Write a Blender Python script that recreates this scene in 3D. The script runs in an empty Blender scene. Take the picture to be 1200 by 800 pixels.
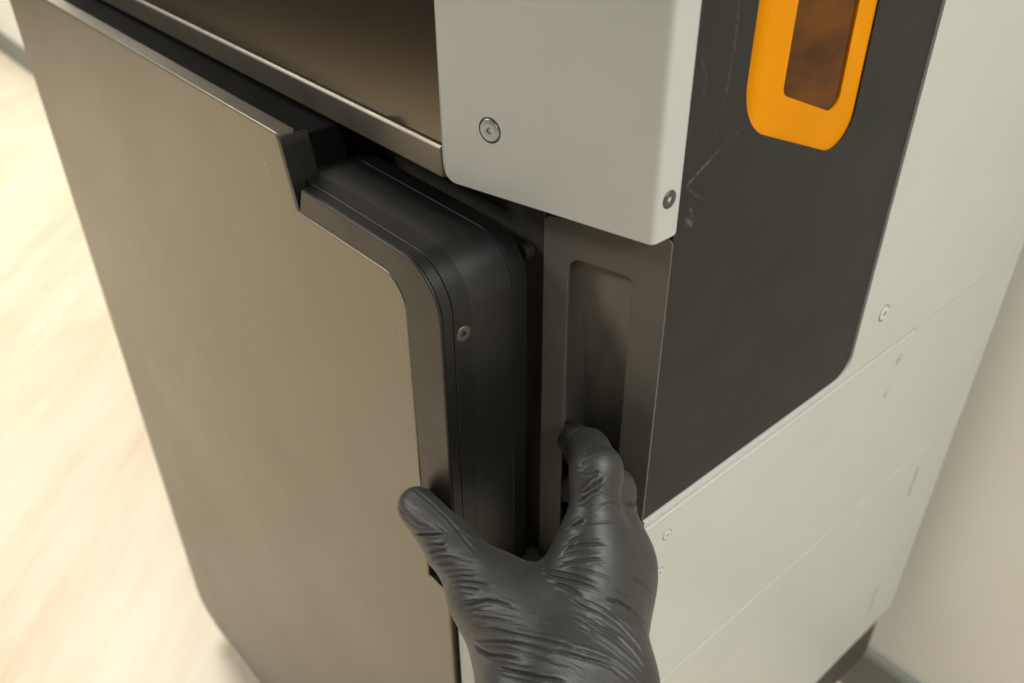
import bpy, bmesh, math, random
import numpy as np
from mathutils import Vector, Matrix

# ------------------------------------------------------------------ camera, light, exposure
scene = bpy.context.scene
COL = scene.collection
cam_d = bpy.data.cameras.new("camera")
cam = bpy.data.objects.new("camera", cam_d)
COL.objects.link(cam)
cam.matrix_world = Matrix(((0.659486, -0.430613, 0.616157, 0.206862),
    (0.751687, 0.385095, -0.535415, -0.256916),
    (-0.006722, 0.816256, 0.577651, 0.181743),
    (0.000000, 0.000000, 0.000000, 1.000000))
)
cam_d.sensor_width = 36.0
cam_d.lens = 31.6214
cam_d.clip_start = 0.01
cam_d.clip_end = 60.0
cam_d.dof.use_dof = True
cam_d.dof.focus_distance = 0.43
cam_d.dof.aperture_fstop = 8.5
scene.camera = cam

world = bpy.data.worlds.new("World")
scene.world = world
world.use_nodes = True
bgn = world.node_tree.nodes["Background"]
bgn.inputs[0].default_value = (1.0, 0.98, 0.92, 1)
bgn.inputs[1].default_value = 0.09

def area(name, loc, target, sx, sy, power, col):
    l = bpy.data.lights.new(name, 'AREA')
    l.shape = 'RECTANGLE'; l.size = sx; l.size_y = sy
    l.energy = power; l.color = col
    o = bpy.data.objects.new(name, l); COL.objects.link(o)
    o.location = loc
    d = Vector(target) - Vector(loc)
    o.rotation_euler = d.to_track_quat('-Z', 'Y').to_euler()
    return o
WARM = (1.0, 0.962, 0.89)
COOL = (1.0, 0.985, 0.945)
area("overhead_light", (-2.4, 0.2, 1.75), (-2.4, 0.2, -0.8), 1.3, 0.5, 56, WARM)
area("overhead_light", (0.95, 0.22, 1.75), (0.95, 0.22, -0.8), 1.0, 0.5, 36, COOL)
area("overhead_light", (2.7, -0.7, 1.75), (2.7, -0.7, -0.8), 1.2, 0.6, 78, COOL)  # added fill lamp, lifts the wall right of the machine
area("overhead_light", (-2.3, -2.0, 1.75), (-2.3, -2.0, -0.8), 1.3, 0.7, 105, WARM)  # added lamp, brightens the floor that the screen mirrors

scene.view_settings.view_transform = 'Standard'
scene.view_settings.look = 'None'
scene.view_settings.exposure = 0.0
scene.view_settings.gamma = 1.0
scene.view_settings.use_curve_mapping = False
scene.render.engine = 'CYCLES'
scene.cycles.max_bounces = 8
scene.cycles.use_denoising = True

# ------------------------------------------------------------------ materials
def new_mat(name):
    m = bpy.data.materials.new(name); m.use_nodes = True
    nt = m.node_tree; b = nt.nodes["Principled BSDF"]
    return m, nt, b
def N(nt, t, **kw):
    n = nt.nodes.new(t)
    for k, v in kw.items(): setattr(n, k, v)
    return n
def coords(nt, scale=(1, 1, 1), rot=(0, 0, 0)):
    tc = N(nt, 'ShaderNodeTexCoord'); mp = N(nt, 'ShaderNodeMapping')
    mp.inputs['Scale'].default_value = scale; mp.inputs['Rotation'].default_value = rot
    nt.links.new(tc.outputs['Object'], mp.inputs[0])
    return mp.outputs[0]
def noise(nt, vec, scale, detail=3, rough=.55):
    n = N(nt, 'ShaderNodeTexNoise')
    n.inputs['Scale'].default_value = scale; n.inputs['Detail'].default_value = detail
    n.inputs['Roughness'].default_value = rough
    nt.links.new(vec, n.inputs['Vector']); return n.outputs['Fac']
def ramp(nt, fac, stops):
    r = N(nt, 'ShaderNodeValToRGB')
    while len(r.color_ramp.elements) < len(stops): r.color_ramp.elements.new(.5)
    for e, (p, c) in zip(r.color_ramp.elements, stops):
        e.position = p; e.color = (*c, 1) if len(c) == 3 else c
    nt.links.new(fac, r.inputs[0]); return r.outputs[0]
def maprange(nt, fac, a, b, c, d):
    r = N(nt, 'ShaderNodeMapRange')
    for i, v in zip((1, 2, 3, 4), (a, b, c, d)): r.inputs[i].default_value = v
    nt.links.new(fac, r.inputs[0]); return r.outputs[0]
def bump(nt, b, h, strength, dist):
    n = N(nt, 'ShaderNodeBump'); n.inputs['Strength'].default_value = strength
    n.inputs['Distance'].default_value = dist
    nt.links.new(h, n.inputs['Height']); nt.links.new(n.outputs[0], b.inputs['Normal'])
def paint(name, col, rough, metal=0.0, grain=900, gstr=.12, var=.06, rvar=.06, spec=.5, scale=14):
    """powder coat: fine orange-peel grain, slow colour and gloss variation"""
    m, nt, b = new_mat(name)
    v = coords(nt)
    n1 = noise(nt, v, scale, 4)
    lo = tuple(c * (1 - var) for c in col); hi = tuple(min(1, c * (1 + var)) for c in col)
    nt.links.new(ramp(nt, n1, [(.3, lo), (.7, hi)]), b.inputs['Base Color'])
    n2 = noise(nt, v, scale * 2.3, 5, .65)
    nt.links.new(maprange(nt, n2, .3, .7, rough - rvar, rough + rvar), b.inputs['Roughness'])
    b.inputs['Metallic'].default_value = metal
    b.inputs['Specular IOR Level'].default_value = spec
    if gstr: bump(nt, b, noise(nt, v, grain, 2), gstr, .0004)
    return m
M = {}
M['door'] = paint('door_metal', (.172, .156, .120), .34, .85, 1400, .10, .012, .022, scale=9)
M['silver'] = paint('silver_powder', (.44, .456, .44), .36, .15, 1500, .10, .03, .04)
M['grey'] = paint('light_grey_powder', (.435, .455, .425), .45, 0, 1500, .08, .025, .05)
M['black_panel'] = None
M['recess'] = paint('recess_plastic', (.082, .075, .063), .5, 0, 1600, .2, .05, .05)
M['pocket'] = paint('pocket_plastic', (.150, .139, .118), .5, 0, 1600, .2, .05, .05)  # recess plastic made paler to offset the shade inside the pocket
M['body'] = paint('chassis_dark', (.040, .037, .030), .55, 0, 1600, .12)
M['tray'] = paint('door_inner_dark', (.005, .005, .0045), .8, 0, 1600, .1, spec=.06)
M['handle_front'] = paint('handle_strip', (.032, .029, .0235), .40, .6, 1600, .10, .03, .04)
M['handle_black'] = paint('handle_black', (.009, .0088, .008), .33, 0, 1500, .25, .05, .03, spec=.3)
M['handle_body'] = paint('handle_body_black', (.0095, .0092, .0085), .36, 0, 1700, .22, .05, .03, spec=.45)
M['bezel'] = paint('bezel_metal', (.25, .228, .182), .46, .8, 1500, .08, .03, .04)
M['steel'] = paint('screw_steel', (.33, .37, .40), .30, 1.0, 700, .05)
M['screw_zinc'] = paint('screw_zinc', (.62, .64, .64), .35, .35, 700, .05)
M['hinge'] = paint('hinge_grey', (.40, .37, .33), .5)
M['steel_dark'] = paint('screw_black', (.09, .088, .082), .35, .6, 700, .05)
M['gap'] = paint('gap_black', (.006, .006, .006), .7, 0, 500, 0)
M['plinth'] = paint('plinth_dark', (.03, .031, .03), .6)

def scuffs(nt, v, base, axis, segs, colour, wobble=.006):
    """worn lines, each from a to b on the panel, broken up by fine noise, mixed over the base colour"""
    tc = N(nt, 'ShaderNodeTexCoord'); sep = N(nt, 'ShaderNodeSeparateXYZ')
    nt.links.new(tc.outputs['Object'], sep.inputs[0])
    def mth(op, a, b_=None):
        n = N(nt, 'ShaderNodeMath', operation=op)
        for i, x in enumerate((a, b_)):
            if x is None: continue
            if isinstance(x, (int, float)): n.inputs[i].default_value = x
            else: nt.links.new(x, n.inputs[i])
        return n.outputs[0]
    wob = mth('MULTIPLY', mth('SUBTRACT', noise(nt, v, 60, 2), .5), wobble)
    Yc = mth('ADD', sep.outputs[axis], wob); Zc = sep.outputs[2]
    dust = maprange(nt, noise(nt, v, 520, 3, .75), .46, .66, 0, 1)
    acc = None
    for (ay, az), (by, bz), w, st in segs:
        L2 = (by - ay) ** 2 + (bz - az) ** 2
        py = mth('SUBTRACT', Yc, ay); pz = mth('SUBTRACT', Zc, az)
        t = mth('DIVIDE', mth('ADD', mth('MULTIPLY', py, by - ay), mth('MULTIPLY', pz, bz - az)), L2)
        n = N(nt, 'ShaderNodeClamp'); nt.links.new(t, n.inputs[0]); t = n.outputs[0]
        dy = mth('SUBTRACT', py, mth('MULTIPLY', t, by - ay)); dz = mth('SUBTRACT', pz, mth('MULTIPLY', t, bz - az))
        d = mth('SQRT', mth('ADD', mth('MULTIPLY', dy, dy), mth('MULTIPLY', dz, dz)))
        f = mth('MULTIPLY', maprange(nt, d, 0, w, 1, 0), st)
        acc = f if acc is None else mth('MAXIMUM', acc, f)
    acc = mth('MULTIPLY', acc, mth('ADD', mth('MULTIPLY', dust, .85), .12))
    mix = N(nt, 'ShaderNodeMix', data_type='RGBA')
    nt.links.new(acc, mix.inputs[0]); nt.links.new(base, mix.inputs[6])
    mix.inputs[7].default_value = (*colour, 1)
    return mix.outputs[2]
def black_panel_mat():
    m, nt, b = new_mat('black_side_powder')
    v = coords(nt)
    base = ramp(nt, noise(nt, v, 12, 4), [(.3, (.0178, .0172, .016)), (.7, (.0212, .0204, .0188))])
    nt.links.new(scuffs(nt, v, base, 1, [((0.0393, 0.0902), (0.0388, 0.071), 0.0009, 0.5),
        ((0.0388, 0.071), (0.038, 0.0541), 0.001, 0.6),
        ((0.038, 0.0541), (0.0353, 0.035), 0.0008, 0.35),
        ((0.0534, 0.0356), (0.035, 0.0276), 0.0008, 0.5),
        ((0.035, 0.0276), (0.0204, 0.0199), 0.0011, 1.0),
        ((0.0199, 0.0718), (0.0243, 0.0642), 0.0012, 0.4),
        ((0.0243, 0.0642), (0.0236, 0.057), 0.001, 0.35),
        ((0.0219, 0.0175), (0.0327, 0.01), 0.0008, 0.4),
        ((0.0232, 0.0028), (0.0259, 0.0002), 0.0022, 1.0),
        ((0.0248, 0.0071), (0.0271, -0.0002), 0.0016, 0.7),
        ((0.0541, 0.0059), (0.099, 0.0066), 0.0006, 0.2)], (.15, .138, .112)), b.inputs['Base Color'])
    nt.links.new(maprange(nt, noise(nt, v, 30, 4), .3, .7, .44, .54), b.inputs['Roughness'])
    b.inputs['Specular IOR Level'].default_value = .2
    bump(nt, b, noise(nt, v, 1500, 2), .15, .0004)
    return m
M['black_panel'] = black_panel_mat()
def door_mat():
    # satin dark metal, slightly smudged by hands, with a few small marks
    m, nt, b = new_mat('door_metal')
    v = coords(nt)
    base = ramp(nt, noise(nt, v, 7, 3), [(.3, (.168, .152, .117)), (.7, (.176, .160, .124))])
    nt.links.new(scuffs(nt, v, base, 0, [((-.2190, -.0184), (-.2179, -.0234), .0012, .9), ((-.3108, -.0903), (-.3060, -.0915), .0005, .5), ((-.1853, -.1294), (-.1835, -.1330), .0005, .6), ((-.1665, -.2741), (-.1690, -.2760), .0006, .6), ((-.42, -.20), (-.412, -.22), .0005, .4), ((-.1015, -.055), (-.100, -.09), .0004, .5), ((-.25, -.045), (-.235, -.052), .0004, .4)], (.45, .43, .38), .002), b.inputs['Base Color'])
    s1 = noise(nt, v, 6, 5, .62); s2 = noise(nt, v, 55, 4, .7)
    ad = N(nt, 'ShaderNodeMath', operation='MULTIPLY_ADD'); ad.inputs[1].default_value = .35
    nt.links.new(s2, ad.inputs[0]); nt.links.new(s1, ad.inputs[2])
    nt.links.new(maprange(nt, ad.outputs[0], .45, .9, .315, .385), b.inputs['Roughness'])
    b.inputs['Metallic'].default_value = .85
    bump(nt, b, noise(nt, v, 1400, 2), .12, .0004)
    return m
M['door'] = door_mat()

def orange_mat():
    m, nt, b = new_mat('orange_acrylic')
    v = coords(nt)
    nt.links.new(ramp(nt, noise(nt, v, 25, 3), [(.3, (.55, .205, .0)), (.7, (.62, .232, .0003))]), b.inputs['Base Color'])
    b.inputs['Roughness'].default_value = .45
    b.inputs['Specular IOR Level'].default_value = .06
    return m
M['orange'] = orange_mat()
def pane_mat():
    m, nt, b = new_mat('amber_pane')
    v = coords(nt, (1, .6, 1.6))
    nt.links.new(ramp(nt, noise(nt, v, 26, 3), [(.38, (.045, .0135, .0002)), (.62, (.105, .034, .0004))]), b.inputs['Base Color'])  # lighter and darker patches paint in soft reflections on the pane
    b.inputs['Roughness'].default_value = .12
    b.inputs['Specular IOR Level'].default_value = .13
    return m
M['pane'] = pane_mat()
def screen_mat():
    m, nt, b = new_mat('dark_glass')
    b.inputs['Base Color'].default_value = (.012, .010, .007, 1)
    v = coords(nt)
    nt.links.new(maprange(nt, noise(nt, v, 9, 4), .3, .7, .10, .16), b.inputs['Roughness'])
    b.inputs['IOR'].default_value = 1.85
    b.inputs['Specular Tint'].default_value = (1, .84, .60, 1)  # brown of the floor reflection put into the tint
    b.inputs['Specular IOR Level'].default_value = .8
    return m
M['screen'] = screen_mat()
HAND_AXIS = (-0.4079, 0.8540, 0.3229)
def glove_mat():
    m, nt, b = new_mat('black_nitrile')
    v = coords(nt)
    nt.links.new(ramp(nt, noise(nt, v, 22, 4), [(.3, (.019, .0188, .0182)), (.7, (.026, .0257, .0248))]), b.inputs['Base Color'])
    nt.links.new(maprange(nt, noise(nt, v, 120, 4), .3, .7, .42, .52), b.inputs['Roughness'])
    b.inputs['Specular IOR Level'].default_value = .5
    b.inputs['Sheen Weight'].default_value = .05
    n1 = noise(nt, v, 1100, 2); n2 = maprange(nt, noise(nt, v, 260, 3), 0, 1, 0, .35)
    # fine tension lines of the film, across the hand
    r1 = N(nt, 'ShaderNodeVectorRotate', rotation_type='EULER_XYZ'); r1.inputs['Rotation'].default_value = Vector(HAND_AXIS).to_track_quat('X', 'Z').inverted().to_euler()
    tc = N(nt, 'ShaderNodeTexCoord'); nt.links.new(tc.outputs['Object'], r1.inputs['Vector'])
    m2 = N(nt, 'ShaderNodeMapping'); m2.inputs['Scale'].default_value = (1, .11, .11); nt.links.new(r1.outputs[0], m2.inputs[0])
    n3 = noise(nt, m2.outputs[0], 620, 3, .6)
    msk = maprange(nt, noise(nt, v, 38, 2), .42, .62, 0, 1)
    n3m = N(nt, 'ShaderNodeMath', operation='MULTIPLY'); nt.links.new(n3, n3m.inputs[0]); nt.links.new(msk, n3m.inputs[1])
    n23 = N(nt, 'ShaderNodeMath', operation='MULTIPLY_ADD'); n23.inputs[1].default_value = 2.4
    nt.links.new(n3m.outputs[0], n23.inputs[0]); nt.links.new(n2, n23.inputs[2]); n2 = n23.outputs[0]
    mx = N(nt, 'ShaderNodeMath', operation='MULTIPLY_ADD'); mx.inputs[1].default_value = .3
    nt.links.new(n1, mx.inputs[0]); nt.links.new(n2, mx.inputs[2])
    bump(nt, b, mx.outputs[0], .34, .0006)
    return m
M['glove'] = glove_mat()
M['skin'] = paint('skin', (.55, .33, .24), .5, 0, 600, .2, .06)
def floor_mat():
    m, nt, b = new_mat('wood_floor')
    v0 = coords(nt, (1, 1, 1), (0, 0, math.radians(-135)))
    mp = N(nt, 'ShaderNodeMapping'); mp.inputs['Scale'].default_value = (1, 6, 1); nt.links.new(v0, mp.inputs[0]); v = mp.outputs[0]
    g1 = noise(nt, v, 2.2, 6, .6); g2 = noise(nt, v, 7.0, 6, .65)
    mx = N(nt, 'ShaderNodeMath', operation='MULTIPLY_ADD'); mx.inputs[1].default_value = .45
    nt.links.new(g2, mx.inputs[0]); nt.links.new(g1, mx.inputs[2])
    nt.links.new(ramp(nt, mx.outputs[0], [(.46, (.57, .465, .325)), (.64, (.65, .555, .415)), (.82, (.69, .61, .48))]), b.inputs['Base Color'])
    b.inputs['Roughness'].default_value = .38
    b.inputs['Specular IOR Level'].default_value = .4
    bump(nt, b, g2, .05, .002)
    return m
M['floor'] = floor_mat()
def wall_mat():
    m, nt, b = new_mat('wall_plaster')
    v = coords(nt)
    nt.links.new(ramp(nt, noise(nt, v, 3.0, 4), [(.3, (.86, .84, .74)), (.55, (.88, .87, .79)), (.75, (.885, .88, .82))]), b.inputs['Base Color'])
    b.inputs['Roughness'].default_value = .8
    bump(nt, b, noise(nt, v, 160, 4), .05, .002)
    return m
M['wall'] = wall_mat()
M['skirting'] = paint('skirting_grey', (.20, .21, .185), .5, 0, 300, .1)

# ------------------------------------------------------------------ helpers
def link(name, me, mat=None, parent=None, smooth=True):
    o = bpy.data.objects.new(name, me); COL.objects.link(o)
    if mat: me.materials.append(mat)
    if parent: o.parent = parent
    if smooth and len(me.polygons):
        me.polygons.foreach_set('use_smooth', [True] * len(me.polygons))
    return o
def bevel(o, w, seg=3, ang=35):
    b = o.modifiers.new('bevel', 'BEVEL'); b.width = w; b.segments = seg
    b.limit_method = 'ANGLE'; b.angle_limit = math.radians(ang); b.harden_normals = True
    return o
PHI = 0.229485
T = Vector((math.cos(PHI), math.sin(PHI), 0)); NF = Vector((math.sin(PHI), -math.cos(PHI), 0))
Z = Vector((0, 0, 1)); X = Vector((1, 0, 0)); Y = Vector((0, 1, 0))
FRONT = (X, Z, -Y); SIDE = (Y, Z, X); FACET = (T, Z, NF)
def P3(fr, u, v, n): return fr[0] * u + fr[1] * v + fr[2] * n
def arc(cx, cy, r, a0, a1, n=8):
    return [(cx + r * math.cos(math.radians(a0 + (a1 - a0) * i / n)), cy + r * math.sin(math.radians(a0 + (a1 - a0) * i / n))) for i in range(n + 1)]
def rounded(pts, radii, n=7):
    """polygon with each corner rounded by its own radius"""
    out = []
    k = len(pts)
    for i in range(k):
        p = Vector(pts[i]); r = radii[i] if isinstance(radii, (list, tuple)) else radii
        if r <= 0: out.append(tuple(p)); continue
        a = (Vector(pts[i - 1]) - p).normalized(); c = (Vector(pts[(i + 1) % k]) - p).normalized()
        half = a.angle(c) / 2
        d = r / math.tan(half); ctr = p + (a + c).normalized() * (r / math.sin(half))
        s = p + a * d - ctr; e = p + c * d - ctr
        th = s.angle(e); sgn = 1 if s.x * e.y - s.y * e.x > 0 else -1
        for j in range(n + 1):
            t = sgn * th * j / n
            out.append((ctr.x + s.x * math.cos(t) - s.y * math.sin(t), ctr.y + s.x * math.sin(t) + s.y * math.cos(t)))
    return out
def plate(name, fr, outer, n0, th, mat, parent, holes=(), bw=.0008, seg=3):
    """flat plate: outline in the frame's (u, v), front face at n0, thickness th"""
    bm = bmesh.new()
    es = []
    for loop in (outer, *holes):
        vs = [bm.verts.new(P3(fr, u, v, n0)) for u, v in loop]
        es += [bm.edges.new((vs[i], vs[(i + 1) % len(vs)])) for i in range(len(vs))]
    if holes:
        bmesh.ops.triangle_fill(bm, edges=es, use_beauty=True, use_dissolve=True, normal=fr[2])
    else:
        bm.faces.new([e.verts[0] for e in es])
    faces = bm.faces[:]
    for f in faces:
        f.normal_update()
        if f.normal.dot(fr[2]) > 0: f.normal_flip()
    r = bmesh.ops.extrude_face_region(bm, geom=faces)
    nv = [g for g in r['geom'] if isinstance(g, bmesh.types.BMVert)]
    old = set(v for f in faces for v in f.verts)
    for v in old - set(nv): v.co -= fr[2] * th
    bmesh.ops.recalc_face_normals(bm, faces=bm.faces[:])
    me = bpy.data.meshes.new(name); bm.to_mesh(me); bm.free()
    o = link(name, me, mat, parent)
    if bw: bevel(o, bw, seg)
    else: me.polygons.foreach_set('use_smooth', [False] * len(me.polygons))
    return o
def plan_prism(name, pts, z0, z1, mat, parent, bw=.001):
    return plate(name, (X, Y, Z), pts, z1, z1 - z0, mat, parent, bw=bw)
def section_x(name, pts, x0, x1, mat, parent, bw=.001):
    """outline in (Y, Z) swept along X"""
    return plate(name, (Y, Z, X), pts, x1, x1 - x0, mat, parent, bw=bw)
def screw(fr, u, v, n, r, mat, parent, sock=.36):
    """countersunk screw with a hexagon socket, rim ring and socket blackened in place of shade"""
    prof = [(1.14, .012), (1.02, .012), (1.0, -.02), (1.0, .03), (.93, .10), (.62, .13), (sock * 1.12, .12)]
    bm = bmesh.new(); S = 24
    rings = []
    for pr, ph in prof:
        rings.append([bm.verts.new(P3(fr, u + r * pr * math.cos(2 * math.pi * i / S), v + r * pr * math.sin(2 * math.pi * i / S), n + r * ph)) for i in range(S)])
    for ph in (.10, -.32):
        ring = []
        for i in range(S):
            a = 2 * math.pi * i / S; k = sock * math.cos(math.pi / 6) / math.cos((a % (math.pi / 3)) - math.pi / 6)
            ring.append(bm.verts.new(P3(fr, u + r * k * math.cos(a), v + r * k * math.sin(a), n + r * ph)))
        rings.append(ring)
    for a, b in zip(rings, rings[1:]):
        for i in range(S): bm.faces.new((a[i], a[(i + 1) % S], b[(i + 1) % S], b[i]))
    bm.faces.new(rings[-1])
    bmesh.ops.recalc_face_normals(bm, faces=bm.faces[:])
    if bm.faces[0].normal.dot(fr[2]) < -.99: bmesh.ops.reverse_faces(bm, faces=bm.faces[:])
    me = bpy.data.meshes.new('screw'); bm.to_mesh(me); bm.free()
    o = link('screw', me, mat, parent, smooth=False)
    me.materials.append(M['gap'])  # black on rim ring and socket paints the shade of gap and hole
    for f in me.polygons:
        if f.index < 2 * S or f.index >= len(me.polygons) - S - 1: f.material_index = 1
    return o
def tag(o, label, cat=None, group=None, kind=None):
    if label: o['label'] = label
    if cat: o['category'] = cat
    if group: o['group'] = group
    if kind: o['kind'] = kind
    return o

# ------------------------------------------------------------------ setting
FZ = -.83
fl = plate('floor', (X, Y, Z), [(-9, -6), (5, -6), (5, .51), (-9, .51)], FZ, .05, M['floor'], None, bw=0)
tag(fl, None, None, None, 'structure')
wl = plate('wall', (X, Z, -Y), [(-9, FZ - .05), (5, FZ - .05), (5, 1.9), (-9, 1.9)], -.51, .1, M['wall'], None, bw=0)
tag(wl, None, None, None, 'structure')
sk = section_x('skirting_board', [(.4985, FZ + .0005), (.5095, FZ + .0005), (.5095, -.752), (.5025, -.752), (.4985, -.757)], -9, 5, M['skirting'], None, bw=.001)
tag(sk, None, None, None, 'structure')

# ------------------------------------------------------------------ the machine
machine = bpy.data.objects.new('machine', None); COL.objects.link(machine)
machine.empty_display_size = .1
tag(machine, 'grey and black cabinet machine with brown metallic door, dark glass front and orange side window', 'machine')

body = plan_prism('chassis', [(-.640, .002), (-.0665, .002), (-.0665, .009), (-.078, .009), (-.078, .055), (-.006, .065), (-.006, .458), (-.640, .458)], -.70, .0120, M['body'], machine, bw=.0015)
plan_prism('upper_chassis', [(-.640, .075), (-.116, .075), (-.105, .010), (-.070, .012), (-.006, .065), (-.006, .458), (-.640, .458)], .0125, .50, M['body'], machine, bw=.0015)
plan_prism('plinth', [(-.60, .0), (-.05, .0), (-.04, .03), (-.04, .43), (-.60, .43)], FZ + .0005, -.701, M['plinth'], machine)

# -- screen and its bezel above the door
section_x('bezel', [(-.0225, -.0020), (-.0225, .0125), (-.0205, .0135), (.0005, .0135), (.0005, -.0030), (-.0200, -.0030)], -.655, -.113, M['bezel'], machine, bw=.0009)
TILT = math.radians(8)
ZT = Vector((0, math.sin(TILT), math.cos(TILT))); GLASS = (X, ZT, X.cross(ZT))
g0 = Vector((0, -.0208, .0146))
def on_glass(pts): return [(u, v + g0.dot(ZT)) for u, v in pts]
gn = g0.dot(GLASS[2])
plate('screen', GLASS, on_glass([(-.655, 0), (-.1128, 0), (-.1128, .49), (-.655, .49)]), gn, .004, M['screen'], machine, bw=.0004)
plate('screen_backing', GLASS, on_glass([(-.650, -.0006), (-.1126, -.0006), (-.1126, .489), (-.650, .489)]), gn - .0045, .008, M['gap'], machine, bw=0)

# -- bent sheet cover on the corner, left fold, facet, flange
def corner_cover():
    path = []
    sL, rl = -.1136, .0055
    path += [(sL, -.010), (sL, -.006)]
    path += [(sL + rl - rl * math.cos(a), -rl + rl * math.sin(a)) for a in [math.pi / 2 * i / 7 for i in range(8)]]
    path += [(sL + rl + .0004 * i + .00011 * i * i, 0) for i in range(1, 9)] + [(-.096 + i * .09 / 10, 0) for i in range(11)]
    loc = [T * s + NF * n for s, n in path]
    rb = .0035
    # bend from the facet onto the side plane X = 0
    tang = rb * math.tan(math.radians(90 - math.degrees(PHI)) / 2)
    p0 = -T * tang; ctr = p0 - NF * rb
    tot = math.radians(90) - PHI
    for i in range(9):
        a = tot * i / 8
        d = NF * math.cos(a) + T * math.sin(a)
        loc.append(ctr + d * rb)
    for y in (.0075, .0100, .0122, .0138, .0146): loc.append(Vector((.0, y, 0)))
    for i in range(len(loc)): loc[i].z = 0
    d = [0]
    for a, b in zip(loc, loc[1:]): d.append(d[-1] + (b - a).length)
    Lt = d[-1]
    zs = [0, .0008, .0022, .005, .010, .02, .05, .1, .2, .35, .50]
    bm = bmesh.new(); rows = []
    for i, p in enumerate(loc):
        z0 = -.0006
        rL = .0085; x = d[i] - .0100
        if x < rL: z0 += rL - math.sqrt(max(0, rL * rL - (rL - max(x, 0)) ** 2))
        rR = .0016; x = Lt - d[i]
        if x < rR: z0 += rR - math.sqrt(max(0, rR * rR - (rR - x) ** 2))
        rows.append([bm.verts.new((p.x, p.y, z0 + (0.50 - z0) * (z / .50))) for z in zs])
    for a, b in zip(rows, rows[1:]):
        for j in range(len(zs) - 1): bm.faces.new((a[j], b[j], b[j + 1], a[j + 1]))
    bmesh.ops.recalc_face_normals(bm, faces=bm.faces[:])
    f = min(bm.faces, key=lambda f: (f.calc_center_median() - Vector((-.05, -.012, .2))).length)
    if f.normal.dot(NF) < 0: bmesh.ops.reverse_faces(bm, faces=bm.faces[:])
    me = bpy.data.meshes.new('corner_cover'); bm.to_mesh(me); bm.free()
    o = link('corner_cover', me, M['silver'], machine)
    so = o.modifiers.new('solid', 'SOLIDIFY'); so.thickness = .0014; so.offset = -1
    bevel(o, .0005, 2, 50)
    return o
cover = corner_cover()
screw(FACET, -.0829, .0303, .0000, .0052, M['steel'], cover, .27)
screw(SIDE, .0078, .0180, .0000, .0036, M['steel_dark'], cover, .40)
for s_, z_ in ((-.0829, .40), (-.02, .40)): screw(FACET, s_, z_, -.0001, .0052, M['steel'], cover, .27)

# -- grip panel under the cover, with its finger pocket
hole = rounded([(-.0491, -.2340), (-.0151, -.2340), (-.0151, -.0285), (-.0491, -.0285)], [.006, .003, .004, .007])
gp = plate('grip_panel', FACET, rounded([(-.0632, -.2465), (.0023, -.2465), (.0023, -.0040), (-.0632, -.0105)], [.003, .0005, .002, .005]), -.0141, .0022, M['recess'], machine, [hole], bw=.0008)
sec = [(-.0500, -.0021), (-.0610, -.0026), (-.0610, -.0215), (-.0470, -.0205), (-.0149, -.0036), (-.0149, -.0021)]
bm = bmesh.new()
rings = [[bm.verts.new(P3(FACET, s, z, -.0141 + (n if n > -.01 else min(n * k, -.0032)))) for s, n in sec] for z, k in ((-.2335, 1), (-.130, 1), (-.0290, .38))]
for lo, hi in zip(rings, rings[1:]):
    for i in range(len(sec) - 1): bm.faces.new((lo[i], lo[i + 1], hi[i + 1], hi[i]))
bm.faces.new(rings[0]); bm.faces.new(rings[-1])
bmesh.ops.recalc_face_normals(bm, faces=bm.faces[:])
me = bpy.data.meshes.new('finger_pocket'); bm.to_mesh(me); bm.free()
fp = link('finger_pocket', me, M['pocket'], gp)
fp.modifiers.new('solid', 'SOLIDIFY').thickness = .0012
bevel(fp, .0015, 3, 15)

# -- side: black panel with the orange window
orange_out = rounded([(.0525, .50), (.0525, .0352), (.1468, -.0045), (.1468, .50)], [0, .031, .016, 0], 14)
pane_out = rounded([(.0817, .50), (.0817, .0425), (.1312, .0212), (.1312, .50)], [0, .006, .006, 0], 8)
bp_out = rounded([(.0149, -.1730), (.2106, -.1732), (.2106, .52), (.0149, .52)], [.0003, .0140, .001, .001], 10)
def close_top(pts, z):  # window outlines end below the machine's top
    return [(u, min(v, z)) for u, v in pts]
side_black = plate('black_side_panel', SIDE, bp_out, -.0012, .0010, M['black_panel'], machine, [close_top(orange_out, .46)], bw=.0004)
of = plate('window_frame', SIDE, [(.0625, -.011), (.152, -.011), (.152, .47), (.0625, .47)], -.0024, .0022, M['orange'], side_black, [close_top(pane_out, .42)], bw=0)
plate('window_pane', SIDE, [(.078, .018), (.136, .018), (.136, .425), (.078, .425)], -.0034, .003, M['pane'], side_black, bw=0)
sec = [(.0624 - .013 * i / 12, -.0024 - .011 * (i / 12) ** 2) for i in range(13)]
plate('window_frame_fold', (Y, X, Z), sec + [(u, n - .001) for u, n in sec[::-1]], .47, .476, M['orange'], side_black, bw=0)
def ring(name, fr, u, v, n, r, w, h, mat, parent):
    bm = bmesh.new(); S = 28; R = []
    for rr, hh in ((r - w, 0), (r, h), (r + w, 0)):
        R.append([bm.verts.new(P3(fr, u + rr * math.cos(2 * math.pi * i / S), v + rr * math.sin(2 * math.pi * i / S), n + hh)) for i in range(S)])
    for a, b in zip(R, R[1:]):
        for i in range(S): bm.faces.new((a[i], a[(i + 1) % S], b[(i + 1) % S], b[i]))
    bmesh.ops.recalc_face_normals(bm, faces=bm.faces[:])
    me = bpy.data.meshes.new(name); bm.to_mesh(me); bm.free()
    return link(name, me, mat, parent)
ring('moulded_ring', SIDE, .1038, .0205, -.0024, .0030, .0005, .0002, M['orange'], side_black)
ring('moulded_ring', SIDE, .1038, .0205, -.0024, .0015, .0005, .0002, M['orange'], side_black)
ring('moulded_ring', SIDE, .0921, .0132, -.0012, .0026, .0003, .00012, M['black_panel'], side_black)

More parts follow.
